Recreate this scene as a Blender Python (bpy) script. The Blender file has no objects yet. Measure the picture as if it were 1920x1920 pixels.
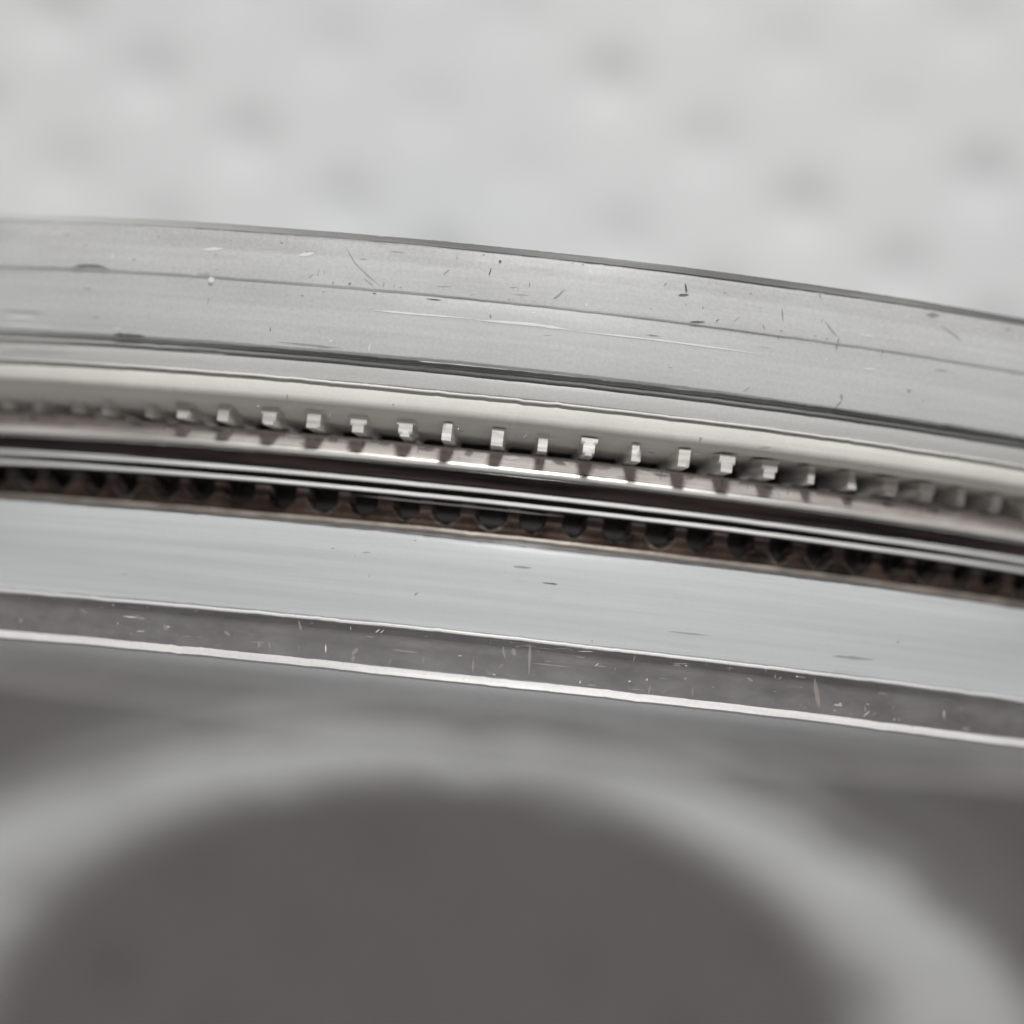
import bpy, math, random
import numpy as np

# ---------------------------------------------------------------- scene, camera, light
S = bpy.context.scene
COL = S.collection
RC = 2.14                                   # outer radius of the capsule, 1 unit = 1 cm
cam_d = bpy.data.cameras.new("camera")
cam = bpy.data.objects.new("camera", cam_d); COL.objects.link(cam)
S.camera = cam
cam_d.sensor_width = 36; cam_d.angle = math.radians(11.4)
cam_d.clip_start = 0.1; cam_d.clip_end = 500
from mathutils import Matrix, Vector
tilt, roll = math.radians(3.77), math.radians(6.1)
f = Vector((0, math.sin(tilt), -math.cos(tilt)))
r0 = Vector((1, 0, 0)); u0 = Vector((0, math.cos(tilt), math.sin(tilt)))
rt = r0*math.cos(roll) + u0*math.sin(roll); up = u0*math.cos(roll) - r0*math.sin(roll)
M = Matrix((rt, up, -f)).transposed().to_4x4(); M.translation = (0, -.36, RC+11.41)
cam.matrix_world = M
cam_d.dof.use_dof = True; cam_d.dof.focus_distance = 11.47; cam_d.dof.aperture_fstop = 0.41
cam_d.dof.aperture_blades = 0

w = bpy.data.worlds.new("World"); S.world = w; w.use_nodes = True
w.node_tree.nodes["Background"].inputs[0].default_value = (1, .885, .86, 1)
w.node_tree.nodes["Background"].inputs[1].default_value = 0.175

def area(name, loc, target, size, power, col):
    d = bpy.data.lights.new(name, 'AREA'); d.shape = 'RECTANGLE'; d.size, d.size_y = size
    d.energy = power; d.color = col
    o = bpy.data.objects.new(name, d); COL.objects.link(o); o.location = loc
    o.rotation_euler = (Vector(target)-Vector(loc)).to_track_quat('-Z', 'Y').to_euler()
    return o
area("window_light", (2.0, 28.5, 42), (0, 0, -1), (7, 4.5), 24000, (1, .995, .985))

S.view_settings.view_transform = 'Standard'; S.view_settings.look = 'None'
S.view_settings.exposure = 0; S.view_settings.gamma = 1
S.render.engine = 'CYCLES'
S.cycles.max_bounces = 24; S.cycles.transparent_max_bounces = 48
S.cycles.glossy_bounces = 8; S.cycles.transmission_bounces = 16

# ---------------------------------------------------------------- materials
class NT:
    def __init__(s, name):
        s.m = bpy.data.materials.new(name); s.m.use_nodes = True
        s.t = s.m.node_tree; s.t.nodes.clear()
        s.out = s.n('ShaderNodeOutputMaterial')
    def n(s, k, **kw):
        nd = s.t.nodes.new(k)
        for a, b in kw.items():
            if a.startswith('i_'): nd.inputs[a[2:].replace('_', ' ')].default_value = b
            else: setattr(nd, a, b)
        return nd
    def l(s, a, b): s.t.links.new(a, b)

def noise(T, scale3, detail=3, rough=.5, coord='UV'):
    tc = T.n('ShaderNodeTexCoord'); mp = T.n('ShaderNodeMapping')
    mp.inputs['Scale'].default_value = scale3
    T.l(tc.outputs[coord], mp.inputs[0])
    nz = T.n('ShaderNodeTexNoise'); nz.inputs['Scale'].default_value = 1
    nz.inputs['Detail'].default_value = detail; nz.inputs['Roughness'].default_value = rough
    T.l(mp.outputs[0], nz.inputs[0])
    return nz.outputs[0]

def ramp(T, src, stops):
    r = T.n('ShaderNodeValToRGB'); e = r.color_ramp.elements
    while len(e) < len(stops): e.new(.5)
    for i, (p, c) in enumerate(stops):
        e[i].position = p; e[i].color = c if len(c) == 4 else (*c, 1)
    T.l(src, r.inputs[0]); return r.outputs[0]

def mix(T, fac, a, b, mode='MIX'):
    m = T.n('ShaderNodeMix', data_type='RGBA', blend_type=mode)
    if isinstance(fac, float): m.inputs[0].default_value = fac
    else: T.l(fac, m.inputs[0])
    for k, v in ((6, a), (7, b)):
        if isinstance(v, tuple): m.inputs[k].default_value = (*v, 1)
        else: T.l(v, m.inputs[k])
    return m.outputs[2]

def plastic(name, col, clear, rough=.25, tint=(.97, .98, .98), streak=.06, mott=(3, 14, 1), bump=.05, fine=.05, coat=.5, fade=None, var=.05):
    """scratched plastic, partly see-through; streaks follow the circumference"""
    T = NT(name)
    st = noise(T, (1.2, 55, 1), 4, .6); mo = noise(T, mott, 4, .65); fn = noise(T, (120, 120, 1), 3, .7)
    c = mix(T, 1.0, (*col,), ramp(T, st, [(.3, (1-streak*3,)*3), (.62, (1, 1, 1))]), 'MULTIPLY')
    c = mix(T, 1.0, c, ramp(T, mo, [(.3, (1-streak*3.0,)*3), (.68, (1, 1, 1))]), 'MULTIPLY')
    c = mix(T, 1.0, c, ramp(T, fn, [(.25, (1-fine*3,)*3), (.7, (1, 1, 1))]), 'MULTIPLY')
    if fade:                    # dark tone that thins out towards one end of the ring
        tc = T.n('ShaderNodeTexCoord'); sp = T.n('ShaderNodeSeparateXYZ'); T.l(tc.outputs['UV'], sp.inputs[0])
        mr = T.n('ShaderNodeMapRange'); T.l(sp.outputs[0], mr.inputs[0])
        mr.inputs[1].default_value = -1.15; mr.inputs[2].default_value = -.35
        c = mix(T, mr.outputs[0], fade, c)
    p = T.n('ShaderNodeBsdfPrincipled'); T.l(c, p.inputs['Base Color'])
    p.inputs['Roughness'].default_value = rough; p.inputs['IOR'].default_value = 1.49
    p.inputs['Specular IOR Level'].default_value = coat
    b = T.n('ShaderNodeBump'); b.inputs['Strength'].default_value = bump; b.inputs['Distance'].default_value = .02
    T.l(mo, b.inputs['Height']); T.l(b.outputs[0], p.inputs['Normal'])
    if clear > 0:
        tr = T.n('ShaderNodeBsdfTransparent'); tr.inputs[0].default_value = (*tint, 1)
        ms = T.n('ShaderNodeMixShader')
        k = T.n('ShaderNodeMapRange'); T.l(mo, k.inputs[0])
        k.inputs[1].default_value = .3; k.inputs[2].default_value = .7
        k.inputs[3].default_value = max(0, clear-(var if clear < .95 else .01)); k.inputs[4].default_value = min(.995, clear+var)
        T.l(k.outputs[0], ms.inputs[0])
        T.l(p.outputs[0], ms.inputs[1]); T.l(tr.outputs[0], ms.inputs[2]); T.l(ms.outputs[0], T.out.inputs[0])
    else:
        T.l(p.outputs[0], T.out.inputs[0])
    return T.m

def metal(name, ca, cb, rough=.3, met=1.0, scl=(5, 9, 1), bump=.25, streak=(2, 60, 1)):
    T = NT(name)
    a = noise(T, scl, 5, .6); s = noise(T, streak, 3, .6)
    c = mix(T, ramp(T, a, [(.35, (0, 0, 0)), (.65, (1, 1, 1))]), ca, cb)
    c = mix(T, 1.0, c, ramp(T, s, [(.3, (.62,)*3), (.6, (1, 1, 1))]), 'MULTIPLY')
    p = T.n('ShaderNodeBsdfPrincipled'); T.l(c, p.inputs['Base Color'])
    p.inputs['Metallic'].default_value = met; p.inputs['Roughness'].default_value = rough
    b = T.n('ShaderNodeBump'); b.inputs['Strength'].default_value = bump; b.inputs['Distance'].default_value = .01
    T.l(a, b.inputs['Height']); T.l(b.outputs[0], p.inputs['Normal'])
    T.l(p.outputs[0], T.out.inputs[0])
    return T.m

# ---------------------------------------------------------------- mesh helpers
def link(name, me, mat, parent=None, smooth=True):
    o = bpy.data.objects.new(name, me); COL.objects.link(o)
    if mat: me.materials.append(mat)
    if smooth: me.polygons.foreach_set('use_smooth', [True]*len(me.polygons))
    if parent: o.parent = parent
    return o

def grid_mesh(name, V, uv, closed_u, closed_v):
    nu, nv = V.shape[:2]
    me = bpy.data.meshes.new(name)
    idx = np.arange(nu*nv).reshape(nu, nv)
    iu = np.arange(nu if closed_u else nu-1); iv = np.arange(nv if closed_v else nv-1)
    A, B = np.meshgrid(iu, iv, indexing='ij'); A2 = (A+1) % nu; B2 = (B+1) % nv
    F = np.stack([idx[A, B], idx[A, B2], idx[A2, B2], idx[A2, B]], -1).reshape(-1, 4)
    me.vertices.add(nu*nv); me.vertices.foreach_set('co', V.reshape(-1))
    me.loops.add(F.size); me.loops.foreach_set('vertex_index', F.reshape(-1))
    me.polygons.add(len(F)); me.polygons.foreach_set('loop_start', np.arange(0, F.size, 4))
    ul = me.uv_layers.new(name='UVMap')
    ul.data.foreach_set('uv', uv.reshape(-1, 2)[F.reshape(-1)].reshape(-1))
    me.update(calc_edges=True); me.validate(clean_customdata=False)
    return me

def wob(theta, seed, amp):
    r = np.random.RandomState(seed); o = 0*theta
    for k in (5, 11, 23, 47, 90, 160):
        o = o + math.sqrt(8/k)*.5*np.sin(k*theta + r.rand()*6.28)*r.uniform(.4, 1)
    for j in range(46):
        c0 = r.uniform(-.62, .62); w0 = r.uniform(.0015, .006)
        o = o + r.uniform(-1, 1)*.6*np.exp(-((theta-c0)/w0)**2)
    return amp*o

def densify(pts, step=.05):
    out = []
    n = len(pts)
    for i in range(n):
        a, b = pts[i], pts[(i+1) % n]
        k = max(1, int(math.hypot(b[0]-a[0], b[1]-a[1])/step))
        for j in range(k): out.append((a[0]+(b[0]-a[0])*j/k, a[1]+(b[1]-a[1])*j/k))
    return out

def ring(name, prof, mat, parent, amp=.0012, seed=1, n=3600, smooth=False):
    """closed solid of revolution about the Y axis; prof = [(radius, y), ...] going round the section"""
    pts = densify(prof)
    th = np.linspace(-math.pi, math.pi, n, endpoint=False)
    r = np.array([p[0] for p in pts]); y = np.array([p[1] for p in pts])
    T, Rr = np.meshgrid(th, r, indexing='ij'); _, Yy = np.meshgrid(th, y, indexing='ij')
    Yy = Yy + wob(T, seed, amp); Rr = Rr + wob(T, seed+77, amp*.15)
    V = np.stack([Rr*np.sin(T), Yy, Rr*np.cos(T)], -1)
    uv = np.stack([T*2, Yy + (Rr-2)*1.0], -1)
    me = grid_mesh(name, V, uv, True, True)
    o = link(name, me, mat, parent, True)
    try: me.set_sharp_from_angle(angle=math.radians(28))
    except Exception: pass
    return o

def box_ring(name, ro, ri, y0, y1, mat, parent, bev=.006, **k):
    return ring(name, [(ri, y0), (ro-bev, y0), (ro-bev*.3, y0+bev*.3), (ro, y0+bev), (ro, y1-bev), (ro-bev*.3, y1-bev*.3), (ro-bev, y1), (ri, y1)], mat, parent, **k)

def disc(name, r, y0, y1, mat, parent, n=360):
    th = np.linspace(-math.pi, math.pi, n, endpoint=False)
    prof = [(.001, y0)] + [(r*q, y0) for q in (.25, .5, .75, .97)] + [(r, y0+.004), (r, y1-.004)] + [(r*q, y1) for q in (.97, .75, .5, .25)] + [(.001, y1)]
    T, Rr = np.meshgrid(th, np.array([p[0] for p in prof]), indexing='ij'); _, Yy = np.meshgrid(th, np.array([p[1] for p in prof]), indexing='ij')
    V = np.stack([Rr*np.sin(T), Yy, Rr*np.cos(T)], -1)
    return link(name, grid_mesh(name, V, np.stack([V[..., 0], V[..., 2]], -1), True, True), mat, parent, False)

def empty(name, loc, label, cat):
    o = bpy.data.objects.new(name, None); COL.objects.link(o); o.location = loc
    o['label'] = label; o['category'] = cat; return o

# scuffs, hairs and scratches that belong to a band's own surface: (tone, half width, [(x, y), ...])
MARKS = {
    'back_flange': [
        ('d', 0.0030, [(-1.063, 0.859), (-1.044, 0.865), (-1.019, 0.867), (-0.993, 0.866), (-0.969, 0.859)]),
        ('g', 0.0013, [(-0.436, 0.95), (-0.411, 0.915), (-0.378, 0.888), (-0.346, 0.866)]),
        ('g', 0.0012, [(-0.386, 0.881), (-0.361, 0.864)]),
        ('d', 0.0030, [(-0.086, 0.951), (-0.086, 0.944)]),
        ('d', 0.0024, [(0.332, 0.945), (0.337, 0.924)]),
        ('d', 0.0036, [(0.319, 0.917), (0.343, 0.921)]),
        ('g', 0.0018, [(0.555, 0.919), (0.561, 0.888)]),
        ('g', 0.0018, [(0.655, 0.904), (0.673, 0.885), (0.689, 0.872)]),
        ('g', 0.0030, [(0.692, 0.87), (0.689, 0.848)]),
        ('g', 0.0054, [(0.888, 0.952), (0.92, 0.955)]),
        ('w', 0.0060, [(-0.733, 0.858), (-0.73, 0.844)]),
        ('d', 0.0024, [(0.35, 0.86), (0.386, 0.865)]),
        ('g', 0.0018, [(0.516, 0.877), (0.522, 0.863)]),
        ('g', 0.0024, [(0.793, 0.857), (0.798, 0.847)]),
        ('g', 0.0024, [(-0.455, 0.868), (-0.453, 0.861)]),
        ('w', 0.0036, [(-0.539, 0.92), (-0.504, 0.928)]),
        ('w', 0.0030, [(-0.76, 0.918), (-0.712, 0.923)]),
        ('g', 0.0018, [(-0.92, 0.887), (-0.912, 0.885)]),
        ('g', 0.0024, [(0.044, 0.875), (0.065, 0.901)]),
        ('g', 0.0018, [(0.922, 0.933), (0.963, 0.915), (0.977, 0.905)]),
    ],
    'back_wall': [
        ('w', 0.0019, [(-0.358, 0.812), (-0.262, 0.812), (-0.135, 0.814)]),
        ('w', 0.0027, [(-0.126, 0.812), (0.003, 0.815), (0.087, 0.812)]),
        ('w', 0.0015, [(0.1, 0.811), (0.293, 0.812), (0.524, 0.81)]),
        ('w', 0.0012, [(0.754, 0.809), (0.785, 0.812)]),
        ('d', 0.0042, [(-0.949, 0.713), (-0.914, 0.713), (-0.869, 0.713)]),
        ('g', 0.0030, [(0.711, 0.746), (0.714, 0.73)]),
        ('g', 0.0024, [(0.714, 0.73), (0.699, 0.71)]),
        ('g', 0.0042, [(0.867, 0.779), (0.868, 0.77)]),
        ('g', 0.0018, [(-1.221, 0.688), (-1.141, 0.686), (-1.025, 0.686)]),
        ('g', 0.0015, [(-1.229, 0.757), (-1.111, 0.754)]),
        ('w', 0.0015, [(-1.225, 0.723), (-1.081, 0.722)]),
        ('g', 0.0018, [(-0.788, 0.708), (-0.664, 0.71)]),
        ('g', 0.0018, [(-0.567, 0.722), (-0.421, 0.721)]),
        ('g', 0.0024, [(-0.095, 0.829), (-0.093, 0.819)]),
        ('w', 0.0018, [(-1.214, 0.741), (-1.135, 0.741)]),
    ],
    'seal_ring': [
        ('g', 0.0018, [(-0.922, 0.631), (-0.918, 0.607)]),
        ('g', 0.0018, [(-0.533, 0.615), (-0.528, 0.591)]),
        ('g', 0.0024, [(-0.294, 0.627), (-0.29, 0.605)]),
        ('g', 0.0018, [(0.22, 0.625), (0.224, 0.614)]),
        ('g', 0.0024, [(0.409, 0.624), (0.4, 0.594)]),
        ('g', 0.0018, [(0.795, 0.603), (0.8, 0.579)]),
        ('g', 0.0018, [(0.71, 0.599), (0.709, 0.586)]),
        ('g', 0.0024, [(0.625, 0.598), (0.627, 0.592)]),
    ],
    'front_wall': [
        ('g', 0.0024, [(0.015, 0.274), (0.058, 0.275)]),
        ('g', 0.0030, [(0.754, 0.157), (0.854, 0.16)]),
        ('g', 0.0012, [(0.373, 0.168), (0.47, 0.169)]),
    ],
    'front_flange': [
        ('p', 0.0036, [(-0.827, 0.079), (-0.811, 0.075), (-0.796, 0.074)]),
        ('p', 0.0054, [(-0.753, 0.064), (-0.742, 0.055)]),
        ('p', 0.0024, [(-0.533, 0.048), (-0.531, 0.033)]),
        ('p', 0.0018, [(-0.51, 0.05), (-0.506, 0.033)]),
        ('p', 0.0018, [(-0.234, 0.059), (-0.174, 0.058)]),
        ('p', 0.0018, [(0.013, 0.095), (0.014, 0.079), (0.021, 0.065)]),
        ('p', 0.0054, [(0.034, 0.09), (0.041, 0.074)]),
        ('p', 0.0030, [(0.071, 0.105), (0.076, 0.035)]),
        ('p', 0.0018, [(-0.051, 0.057), (-0.049, 0.026)]),
        ('p', 0.0018, [(0.394, 0.092), (0.411, 0.093)]),
        ('p', 0.0030, [(0.423, 0.069), (0.426, 0.062)]),
        ('p', 0.0048, [(0.717, 0.1), (0.726, 0.065), (0.735, 0.035)]),
        ('p', 0.0018, [(0.866, 0.084), (0.891, 0.086)]),
        ('p', 0.0024, [(0.839, 0.052), (0.843, 0.038)]),
        ('p', 0.0036, [(-0.322, 0.038), (-0.309, 0.055)]),
        ('p', 0.0030, [(-0.317, 0.038), (-0.318, 0.023)]),
        ('p', 0.0018, [(0.083, 0.062), (0.166, 0.062)]),
        ('p', 0.0036, [(-0.615, 0.064), (-0.599, 0.054)]),
        ('p', 0.0024, [(-0.449, 0.104), (-0.44, 0.08)]),
        ('p', 0.0018, [(0.348, 0.044), (0.346, 0.02)]),
        ('p', 0.0030, [(0.563, 0.083), (0.578, 0.077)]),
        ('p', 0.0024, [(-0.953, 0.084), (-0.933, 0.074)]),
        ('p', 0.0024, [(-1.007, 0.115), (-0.929, 0.117)]),
    ],
}

def mark_mats():
    out = {}
    for k, c in (('d', (.05, .05, .05)), ('g', (.24, .24, .23)), ('w', (.9, .9, .88)), ('p', (.36, .33, .31))):
        T = NT('scuff_' + {'d': 'dark', 'g': 'grey', 'w': 'white', 'p': 'pale'}[k])
        p = T.n('ShaderNodeBsdfPrincipled'); p.inputs['Base Color'].default_value = (*c, 1); p.inputs['Roughness'].default_value = .6
        tr = T.n('ShaderNodeBsdfTransparent'); ms = T.n('ShaderNodeMixShader')
        ms.inputs[0].default_value = {'d': .25, 'g': .45, 'w': .35, 'p': .5}[k]
        T.l(p.outputs[0], ms.inputs[1]); T.l(tr.outputs[0], ms.inputs[2]); T.l(ms.outputs[0], T.out.inputs[0]); out[k] = T.m
    return out
def add_marks(o, r, marks, mats, dust=34):
    import bmesh
    bm = bmesh.new(); bm.from_mesh(o.data); slot = {}
    ys_ = [v.co.y for v in bm.verts]; ya, yb = min(ys_)+.008, max(ys_)-.008
    marks = list(marks)
    for i in range(dust):                 # fine dust and nicks, crowded along the edges
        x = random.uniform(-1.15, 1.15); t = random.random(); t = t*t*.5 if random.random() < .5 else 1-t*t*.5
        y = ya+(yb-ya)*t; a = random.choice((0, 0, 0, .1, 1.4, 1.7, .8)); L = random.choice((.003, .005, .008, .02, .035 if a < .2 else .012))
        y2 = min(max(y+L*math.sin(a), ya-.004), yb+.004)
        if abs(y2-y) < .0008 and L < .006: L = .006
        marks.append((random.choice('gggdwp' if r < 2.125 or r > 2.131 else 'pppgpw'), random.uniform(.0006, .0016), [(x, y), (x+L*math.cos(a)+.0005, y2)]))
    for k in 'dgwp':
        o.data.materials.append(mats[k]); slot[k] = len(o.data.materials)-1
    for tone, hw, pts in marks:
        P_ = []
        for i in range(len(pts)-1):
            for j in range(6): P_.append(np.array(pts[i])*(1-j/6)+np.array(pts[i+1])*j/6)
        P_.append(np.array(pts[-1])); n = len(P_); prev = None
        for i, q in enumerate(P_):
            d = P_[min(i+1, n-1)]-P_[max(i-1, 0)]; d = d/np.linalg.norm(d); nn = np.array([-d[1], d[0]])
            h = hw*max(.12, min(1, 4.0*min(i+.2, n-1-i+.2)/n))*(.75+.5*random.random())
            vs = []
            for s_ in (-1, 1):
                x, y = q+nn*h*s_
                vs.append(bm.verts.new((x, y, math.sqrt((r+.0022)**2-x*x))))
            if prev:
                fc = bm.faces.new((prev[0], prev[1], vs[1], vs[0])); fc.material_index = slot[tone]
            prev = vs
    bm.to_mesh(o.data); bm.free()
random.seed(5)

# ---------------------------------------------------------------- setting: table and paper towel
T = NT('pale_table'); p = T.n('ShaderNodeBsdfPrincipled'); p.inputs['Base Color'].default_value = (.5, .5, .49, 1)
p.inputs['Roughness'].default_value = .5; T.l(p.outputs[0], T.out.inputs[0])
me = bpy.data.meshes.new('tabletop'); me.from_pydata([(-60, -60, 0), (60, -60, 0), (60, 60, 0), (-60, 60, 0)], [], [(0, 1, 2, 3)])
tb = link('tabletop', me, T.m, None, False); tb.location.z = -RC-.09; tb['kind'] = 'structure'

T = NT('paper_towel')
fib = noise(T, (22, 22, 22), 5, .7, 'Object'); big = noise(T, (.35, .35, .35), 3, .5, 'Object')
c = mix(T, fib, (.60, .61, .61), (.72, .73, .73))
c = mix(T, 1.0, c, ramp(T, big, [(.3, (.88, .90, .91)), (.7, (1, 1, .99))]), 'MULTIPLY')
p = T.n('ShaderNodeBsdfPrincipled'); T.l(c, p.inputs['Base Color']); p.inputs['Roughness'].default_value = .95
p.inputs['Specular IOR Level'].default_value = .1
b = T.n('ShaderNodeBump'); b.inputs['Strength'].default_value = .4; b.inputs['Distance'].default_value = .03
T.l(fib, b.inputs['Height']); T.l(b.outputs[0], p.inputs['Normal']); T.l(p.outputs[0], T.out.inputs[0])
# quilted sheet: a slanted lattice of pressed dimples between soft pillows
xs = np.linspace(-9, 9, 560); ys = np.linspace(-9, 9, 560)
X, Yg = np.meshgrid(xs, ys, indexing='ij')
A1 = np.array([0.5475, 0.1515]); A2 = np.array([0.3155, -0.1660])
inv = np.linalg.inv(np.stack([A1, A2], 1))
OX, OY = 0.16, 2.027
pu = inv[0, 0]*(X-OX)+inv[0, 1]*(Yg-OY); pv = inv[1, 0]*(X-OX)+inv[1, 1]*(Yg-OY)
du = pu-np.round(pu); dv = pv-np.round(pv)
dx = du*A1[0]+dv*A2[0]; dy = du*A1[1]+dv*A2[1]
d2 = dx*dx+dy*dy
rs = np.random.RandomState(4); dep = .35+.9*rs.rand(200, 200)
DD = dep[(np.round(pu).astype(int)) % 200, (np.round(pv).astype(int)) % 200]
Z = -.065*DD*np.exp(-d2/(2*.052**2)) + .012*np.sin(X*1.1+Yg*.6)+.01*np.sin(Yg*1.9-X*.4)
Z = Z - .0*X
V = np.stack([X, Yg, Z], -1)
tw = link('paper_towel', grid_mesh('paper_towel', V, np.stack([X, Yg], -1), False, False), T.m, None, True)
tw.location.z = -RC-.012
tw['label'] = 'white quilted paper towel, out of focus, spread under and behind the clear capsule'; tw['category'] = 'paper towel'

# ---------------------------------------------------------------- capsule
cap = empty('coin_capsule', (0, .45, -RC), 'round clear plastic coin capsule standing on its edge on the white paper towel', 'coin capsule')
class P:  # parent wrapper: meshes are written about the world origin
    pass
def under(o, par):
    o.parent = par; o.matrix_parent_inverse = Matrix.Translation(-Vector(par.location)); return o

m_back = plastic('back_flange_plastic', (.84, .84, .825), .50, .4, var=.13, streak=.05, mott=(3.5, 8, 1), fine=.09)
m_wall = plastic('back_wall_plastic', (.75, .76, .75), .46, .4, var=.12, streak=.04, mott=(1.3, 5, 1), fine=.08)
m_shld = plastic('shoulder_plastic', (.72, .72, .70), .35, .4, streak=.04, mott=(3, 12, 1))
m_dark = plastic('dark_line_plastic', (.36, .36, .345), .25, .5, streak=.2, mott=(2.2, 60, 1), coat=.2, fade=(.66, .66, .64))  # dark grey of the grooves; also paints the flange edge's refraction line
m_seal = plastic('cream_seal_plastic', (.95, .955, .90), .0, .5, streak=.03, mott=(5, 5, 1), fine=.03, coat=.2)
m_lip  = plastic('bright_lip_plastic', (.97, .97, .95), .05, .4, streak=.07, mott=(6, 20, 1))
m_fw   = plastic('front_wall_plastic', (.95, .985, 1.0), .60, .35, tint=(.985, .995, 1), streak=.05, mott=(1.1, 5.5, 1), bump=.02, fine=.02)
m_ff   = plastic('front_flange_plastic', (.095, .072, .062), .85, .45, tint=(.93, .915, .91), var=.13, streak=.2, mott=(9, 18, 1), bump=.12, fine=.2)  # dark brown tone stands for shadow refracted through the clear plate edge
m_face = plastic('clear_face_plastic', (.6, .6, .6), 1.0, .4, tint=(.995, .995, .995), streak=.02, coat=.1)

T = NT('added_haze_plastic')            # haze added to the face so light from behind glows below the lip
tr = T.n('ShaderNodeBsdfTransparent'); tl = T.n('ShaderNodeBsdfTranslucent'); df = T.n('ShaderNodeBsdfDiffuse')
tl.inputs[0].default_value = (.93, .94, .95, 1); df.inputs[0].default_value = (.85, .86, .87, 1)
a_ = T.n('ShaderNodeMixShader'); a_.inputs[0].default_value = .30
T.l(tl.outputs[0], a_.inputs[1]); T.l(df.outputs[0], a_.inputs[2])
b_ = T.n('ShaderNodeMixShader'); hz = noise(T, (1.1, 1.1, 1), 3, .5); mr = T.n('ShaderNodeMapRange'); T.l(hz, mr.inputs[0])
mr.inputs[1].default_value = .3; mr.inputs[2].default_value = .7; mr.inputs[3].default_value = .10; mr.inputs[4].default_value = .28
T.l(mr.outputs[0], b_.inputs[0]); T.l(tr.outputs[0], b_.inputs[1]); T.l(a_.outputs[0], b_.inputs[2]); T.l(b_.outputs[0], T.out.inputs[0])
m_haze = T.m
def cring(*a, **k):
    k.setdefault('amp', .0018)
    par = k.pop('par', cap); o = box_ring(*a, None, **k); return under(o, par)
bf = cring('back_flange', 2.14, 2.08, .8575, .966, m_back, seed=3)
under(ring('flange_edge', [(2.09, .968), (2.132, .968), (2.129, .982), (2.10, .985), (2.09, .985)], m_dark, None, seed=4), cap)  # dark line of refraction drawn as a tinted ring
bw = cring('back_wall', 2.132, 2.07, .713, .8562, m_wall, seed=5)
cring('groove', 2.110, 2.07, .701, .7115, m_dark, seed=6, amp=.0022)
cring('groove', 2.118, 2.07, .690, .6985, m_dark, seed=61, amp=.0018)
cring('shoulder', 2.110, 2.06, .6485, .689, m_shld, seed=7)
cring('shoulder_lip', 2.116, 2.08, .6425, .6485, m_lip, seed=8, bev=.003)
MM = mark_mats()
sl = under(ring('seal_ring', [(1.88, .555), (1.93, .5555), (1.965, .559), (1.99, .565), (2.02, .573), (2.05, .581), (2.078, .589), (2.094, .600), (2.102, .612), (2.106, .642), (1.88, .642)], m_seal, None, seed=9), cap)
for v in sl.data.vertices:              # the seal's lower edge has crept back on one side, opening the gaps there
    rr = math.hypot(v.co.x, v.co.z)
    if rr < 2.06 and v.co.y < .60 and v.co.z > 0:
        t = min(1, max(0, (v.co.x-.30)/.25)); v.co.y += .024*t*min(1, (2.06-rr)/.05)
fw = cring('front_wall', 2.10, 2.06, .1165, .322, m_fw, seed=10, bev=.012)
cring('front_wall_lip', 2.122, 2.09, .1075, .1155, m_lip, bev=.003, seed=11)
ff = cring('front_flange', 2.130, 2.095, .0215, .1065, m_ff, seed=12)
under(ring('front_lip', [(2.112, .0205), (2.133, .0205), (2.136, .004), (2.128, .000), (2.112, .000)], m_lip, None, seed=13, amp=.0018), cap)
under(disc('front_face', 2.09, .012, .095, m_haze, None), cap)
under(disc('back_face', 2.075, .87, .96, m_face, None), cap)
# two thin bright ridges where the halves meet, and a third that comes and goes
under(ring('seam_ridge', [(1.955, .4392), (1.970, .4392), (1.973, .4405), (1.973, .4475), (1.970, .4488), (1.955, .4488)], m_lip, None, seed=14, amp=.0006), cap)
under(ring('seam_ridge', [(1.955, .4160), (1.970, .4160), (1.973, .4173), (1.973, .4240), (1.970, .4253), (1.955, .4253)], m_lip, None, seed=14, amp=.0006), cap)

for o_, r_ in ((bf, 2.14), (bw, 2.132), (sl, 2.098), (fw, 2.10), (ff, 2.13)):
    add_marks(o_, r_, MARKS[o_.name], MM, {'front_flange': 120, 'back_flange': 60, 'front_wall': 10}.get(o_.name, 30))

# a third ridge shows only over part of the rim
def part_ridge(r, y, x0, x1, w_):
    n = 160; V = []
    th = np.linspace(math.asin(x0/r), math.asin(x1/r), n)
    sec = np.linspace(0, 2*math.pi, 9)[:-1]
    Tt, Ss = np.meshgrid(th, sec, indexing='ij')
    k = np.clip(np.minimum(np.arange(n), n-1-np.arange(n))/30, .15, 1)[:, None]
    Rr = r+w_*.5*np.sin(Ss)*k; Yy = y+w_*.5*np.cos(Ss)*k+wob(Tt, 14, .0006)
    Vv = np.stack([Rr*np.sin(Tt), Yy, Rr*np.cos(Tt)], -1)
    return under(link('seam_ridge', grid_mesh('seam_ridge', Vv, np.stack([Tt*2, Yy], -1), False, True), m_lip, None, True), cap)
part_ridge(1.950, .4065, -.36, .12, .0042)

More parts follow.
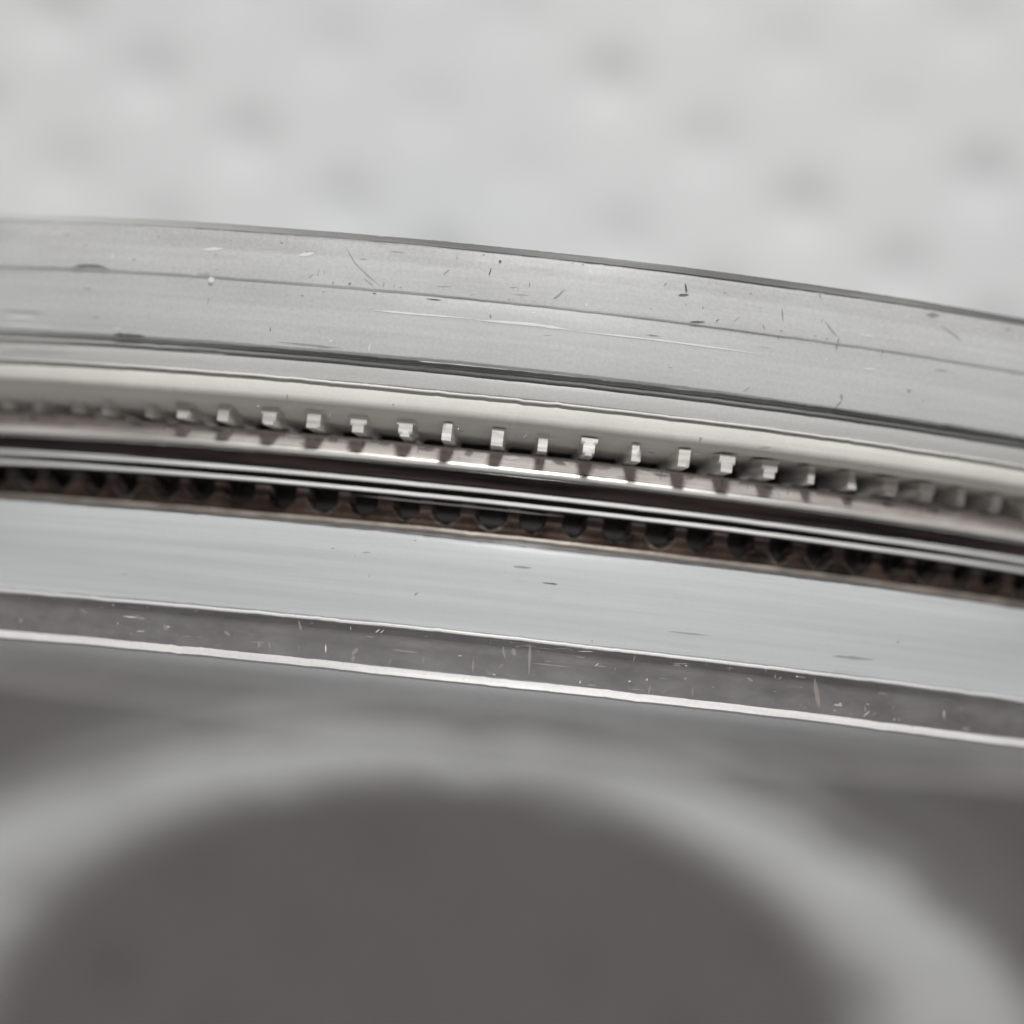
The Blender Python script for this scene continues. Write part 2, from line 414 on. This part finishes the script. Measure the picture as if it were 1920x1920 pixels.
# ---------------------------------------------------------------- coin
coin = empty('coin', (0, .47, -1.9), 'silver coin with a dark toned reeded edge standing inside the clear capsule', 'coin')
m_sil = metal('worn_silver', (.55, .53, .50), (.70, .69, .66), .32)
m_pink = metal('toned_silver', (.62, .56, .54), (.74, .71, .68), .45, .35, scl=(9, 14, 1))
m_tooth = metal('bright_silver', (.90, .89, .84), (.97, .96, .93), .36, .55, bump=.3)
m_brn = metal('brown_toning', (.05, .034, .028), (.27, .19, .155), .45, .55, scl=(9, 9, 1), bump=.4)
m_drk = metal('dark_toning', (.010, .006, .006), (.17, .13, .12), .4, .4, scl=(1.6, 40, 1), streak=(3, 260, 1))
m_blk = metal('recess_black', (.006, .005, .005), (.02, .016, .015), .5, .0)  # near-black of the recesses; between the rear teeth it paints in shade
m_worn = metal('worn_rim_metal', (.24, .21, .185), (.46, .42, .37), .45, .3, scl=(9, 20, 1))
m_face2 = metal('coin_face_metal', (.72, .73, .74), (.78, .79, .80), .22, .9, scl=(2, 2, 1), streak=(1, 1, 1), bump=.05)

NR = 122; PITCH = 2*math.pi/NR
def reeded(name, y0, y1, base, fn, mat, seed, rows, nth=14, wear_shade=None):
    """edge band whose radius is a height field of angle and y"""
    n = NR*nth
    th = np.linspace(-math.pi, math.pi, n, endpoint=False); ys_ = np.linspace(y0, y1, rows)
    Tt, Yy = np.meshgrid(th, ys_, indexing='ij')
    ph = Tt/PITCH; k = np.floor(ph).astype(int) % NR; q = ph-np.floor(ph)-.5
    Rr = base + fn(q, (Yy-y0)/(y1-y0), k)
    # close the band inwards
    inn = np.full((n, 1), base-.05)
    Rr = np.concatenate([inn, Rr, inn], 1); Yy = np.concatenate([Yy[:, :1], Yy, Yy[:, -1:]], 1); Tt = np.concatenate([Tt[:, :1], Tt, Tt[:, :1]], 1)
    Yy = Yy + wob(Tt, seed, .0008)
    V = np.stack([Rr*np.sin(Tt), Yy, Rr*np.cos(Tt)], -1)
    me = grid_mesh(name, V, np.stack([Tt*2, Yy], -1), True, True)
    o = link(name, me, mat, None, True)
    if wear_shade is not None:
        me.materials.append(m_worn); me.materials.append(m_blk); me.materials.append(m_drk)
        nf = len(me.polygons); cen = np.empty(nf*3); me.polygons.foreach_get('center', cen); cen = cen.reshape(-1, 3)
        a = np.arctan2(cen[:, 0], cen[:, 2])/PITCH; kk = np.floor(a).astype(int) % NR
        mi = wear_shade(a-np.floor(a)-.5, (cen[:, 1]-y0)/(y1-y0), kk)
        me.polygons.foreach_set('material_index', mi.astype(np.int32))
    try: me.set_sharp_from_angle(angle=math.radians(50))
    except Exception: pass
    return under(o, coin)
rs = np.random.RandomState(11)
jw = rs.uniform(-.05, .045, NR); jd = rs.uniform(.75, 1.15, NR); jo = rs.uniform(-.05, .05, NR); je = rs.uniform(-.02, .18, NR); ju = rs.uniform(-.02, .13, NR); jt = rs.uniform(.93, 1.05, NR)
kc = (np.arange(NR)+NR//2) % NR-NR//2        # rear teeth made lower away from the top of the rim
fade = np.clip((np.abs(kc+1.0)-4.5)/6, 0, 1)
def ss(a, b, x):
    t = np.clip((x-a)/(b-a), 0, 1); return t*t*(3-2*t)
def front_reeds(q, v, k):          # v = 0 at the front (obverse) side
    qq = q-jo[k]
    hw = .33+jw[k]                                        # half width of a groove at the band's middle
    end = .16                                             # rounded end of the groove near the lip
    reach = np.sqrt(np.clip((v-end)/.40, 0, 1))
    inside = ss(0, .09, hw*reach-np.abs(qq))
    return -.075*jd[k]*inside - .012*ss(.2, 0, v)
def reed_tones(q, v, k):            # black in the pits, bare metal on the scooped ends
    qq = np.abs(q-jo[k]); hw = .33+jw[k]
    reach = hw*np.sqrt(np.clip((v-.20+jd[k]*.08-.08)/.40, 0, 1)); outer = hw*1.10*np.sqrt(np.clip((v-.06-je[k])/.40, 0, 1))
    out = np.zeros(len(q)); out[(qq < outer) & (v < .50)] = 1; out[qq < reach*.97] = 2; out[v > .60+jo[k]] = 3
    return out
def back_reeds(q, v, k):           # teeth that stand up and stop at a straight shoulder
    qq = q-jo[k]
    w_ = .17+jw[k]*.5 + ju[k]*v
    tooth = ss(0, .05, w_-np.abs(qq))*ss(.0, .12, v)
    return -.01 + (.178-.055*fade[k])*jt[k]*tooth
reeded('reeded_edge', .353, .4145, 1.90, front_reeds, m_brn, 31, 30, 22, wear_shade=reed_tones)
reeded('rear_reeding', .5355, .582, 1.89, back_reeds, m_tooth, 32, 16, 20, wear_shade=lambda q, v, k: np.where(np.abs(q-jo[k]) > .17+jw[k]*.5+ju[k]*v+.03, 2, 0))  # gaps between the teeth coloured black as shade
def edge(name, r, y0, y1, mat, seed, amp=.001, bev=.004):
    return under(box_ring(name, r, r-.05, y0, y1, mat, None, bev=bev, seed=seed, amp=amp), coin)
edge('front_rim', 1.905, .341, .3525, m_worn, 33, .0015)
edge('edge_band', 1.985, .502, .535, m_pink, 34)
eb = bpy.data.objects['edge_band']; blocks = []
for i in range(-16, 17):               # pale and grey patches in step with the reeding
    x = 1.955*math.sin((i+.95+random.uniform(-.12, .12))*PITCH)
    if abs(x) < 1.3: blocks.append((random.choice('wwpg'), random.uniform(.003, .0065), [(x-.018, random.uniform(.522, .529)), (x+random.uniform(.0, .022), random.uniform(.522, .529))]))
    x = 1.955*math.sin((i+random.uniform(.2, .8))*PITCH)
    if abs(x) < 1.3: blocks.append((random.choice('wp'), random.uniform(.001, .0025), [(x, .513), (x+.001, .531)]))
add_marks(eb, 1.985, blocks, MM)
edge('edge_ridge', 1.995, .487, .501, m_tooth, 35, .0008)
edge('dark_band', 1.94, .4555, .4865, m_drk, 36)
edge('dark_groove', 1.875, .415, .455, m_blk, 36)
edge('rear_rim', 1.885, .5805, .612, m_sil, 37)
under(ring('added_clear_ring', [(1.385, .37), (1.842, .37), (1.842, .60), (1.385, .60)], m_face, None, seed=38), coin)  # clear ring added around a small core to shape the coin's shadow
under(disc('obverse', 1.38, .352, .368, m_face2, None), coin)  # shrunk well inside the reeded edge to size the cast shadow
under(disc('reverse', 1.02, .54, .60, m_face2, None), coin)  # made smaller again to taper the cast shadow
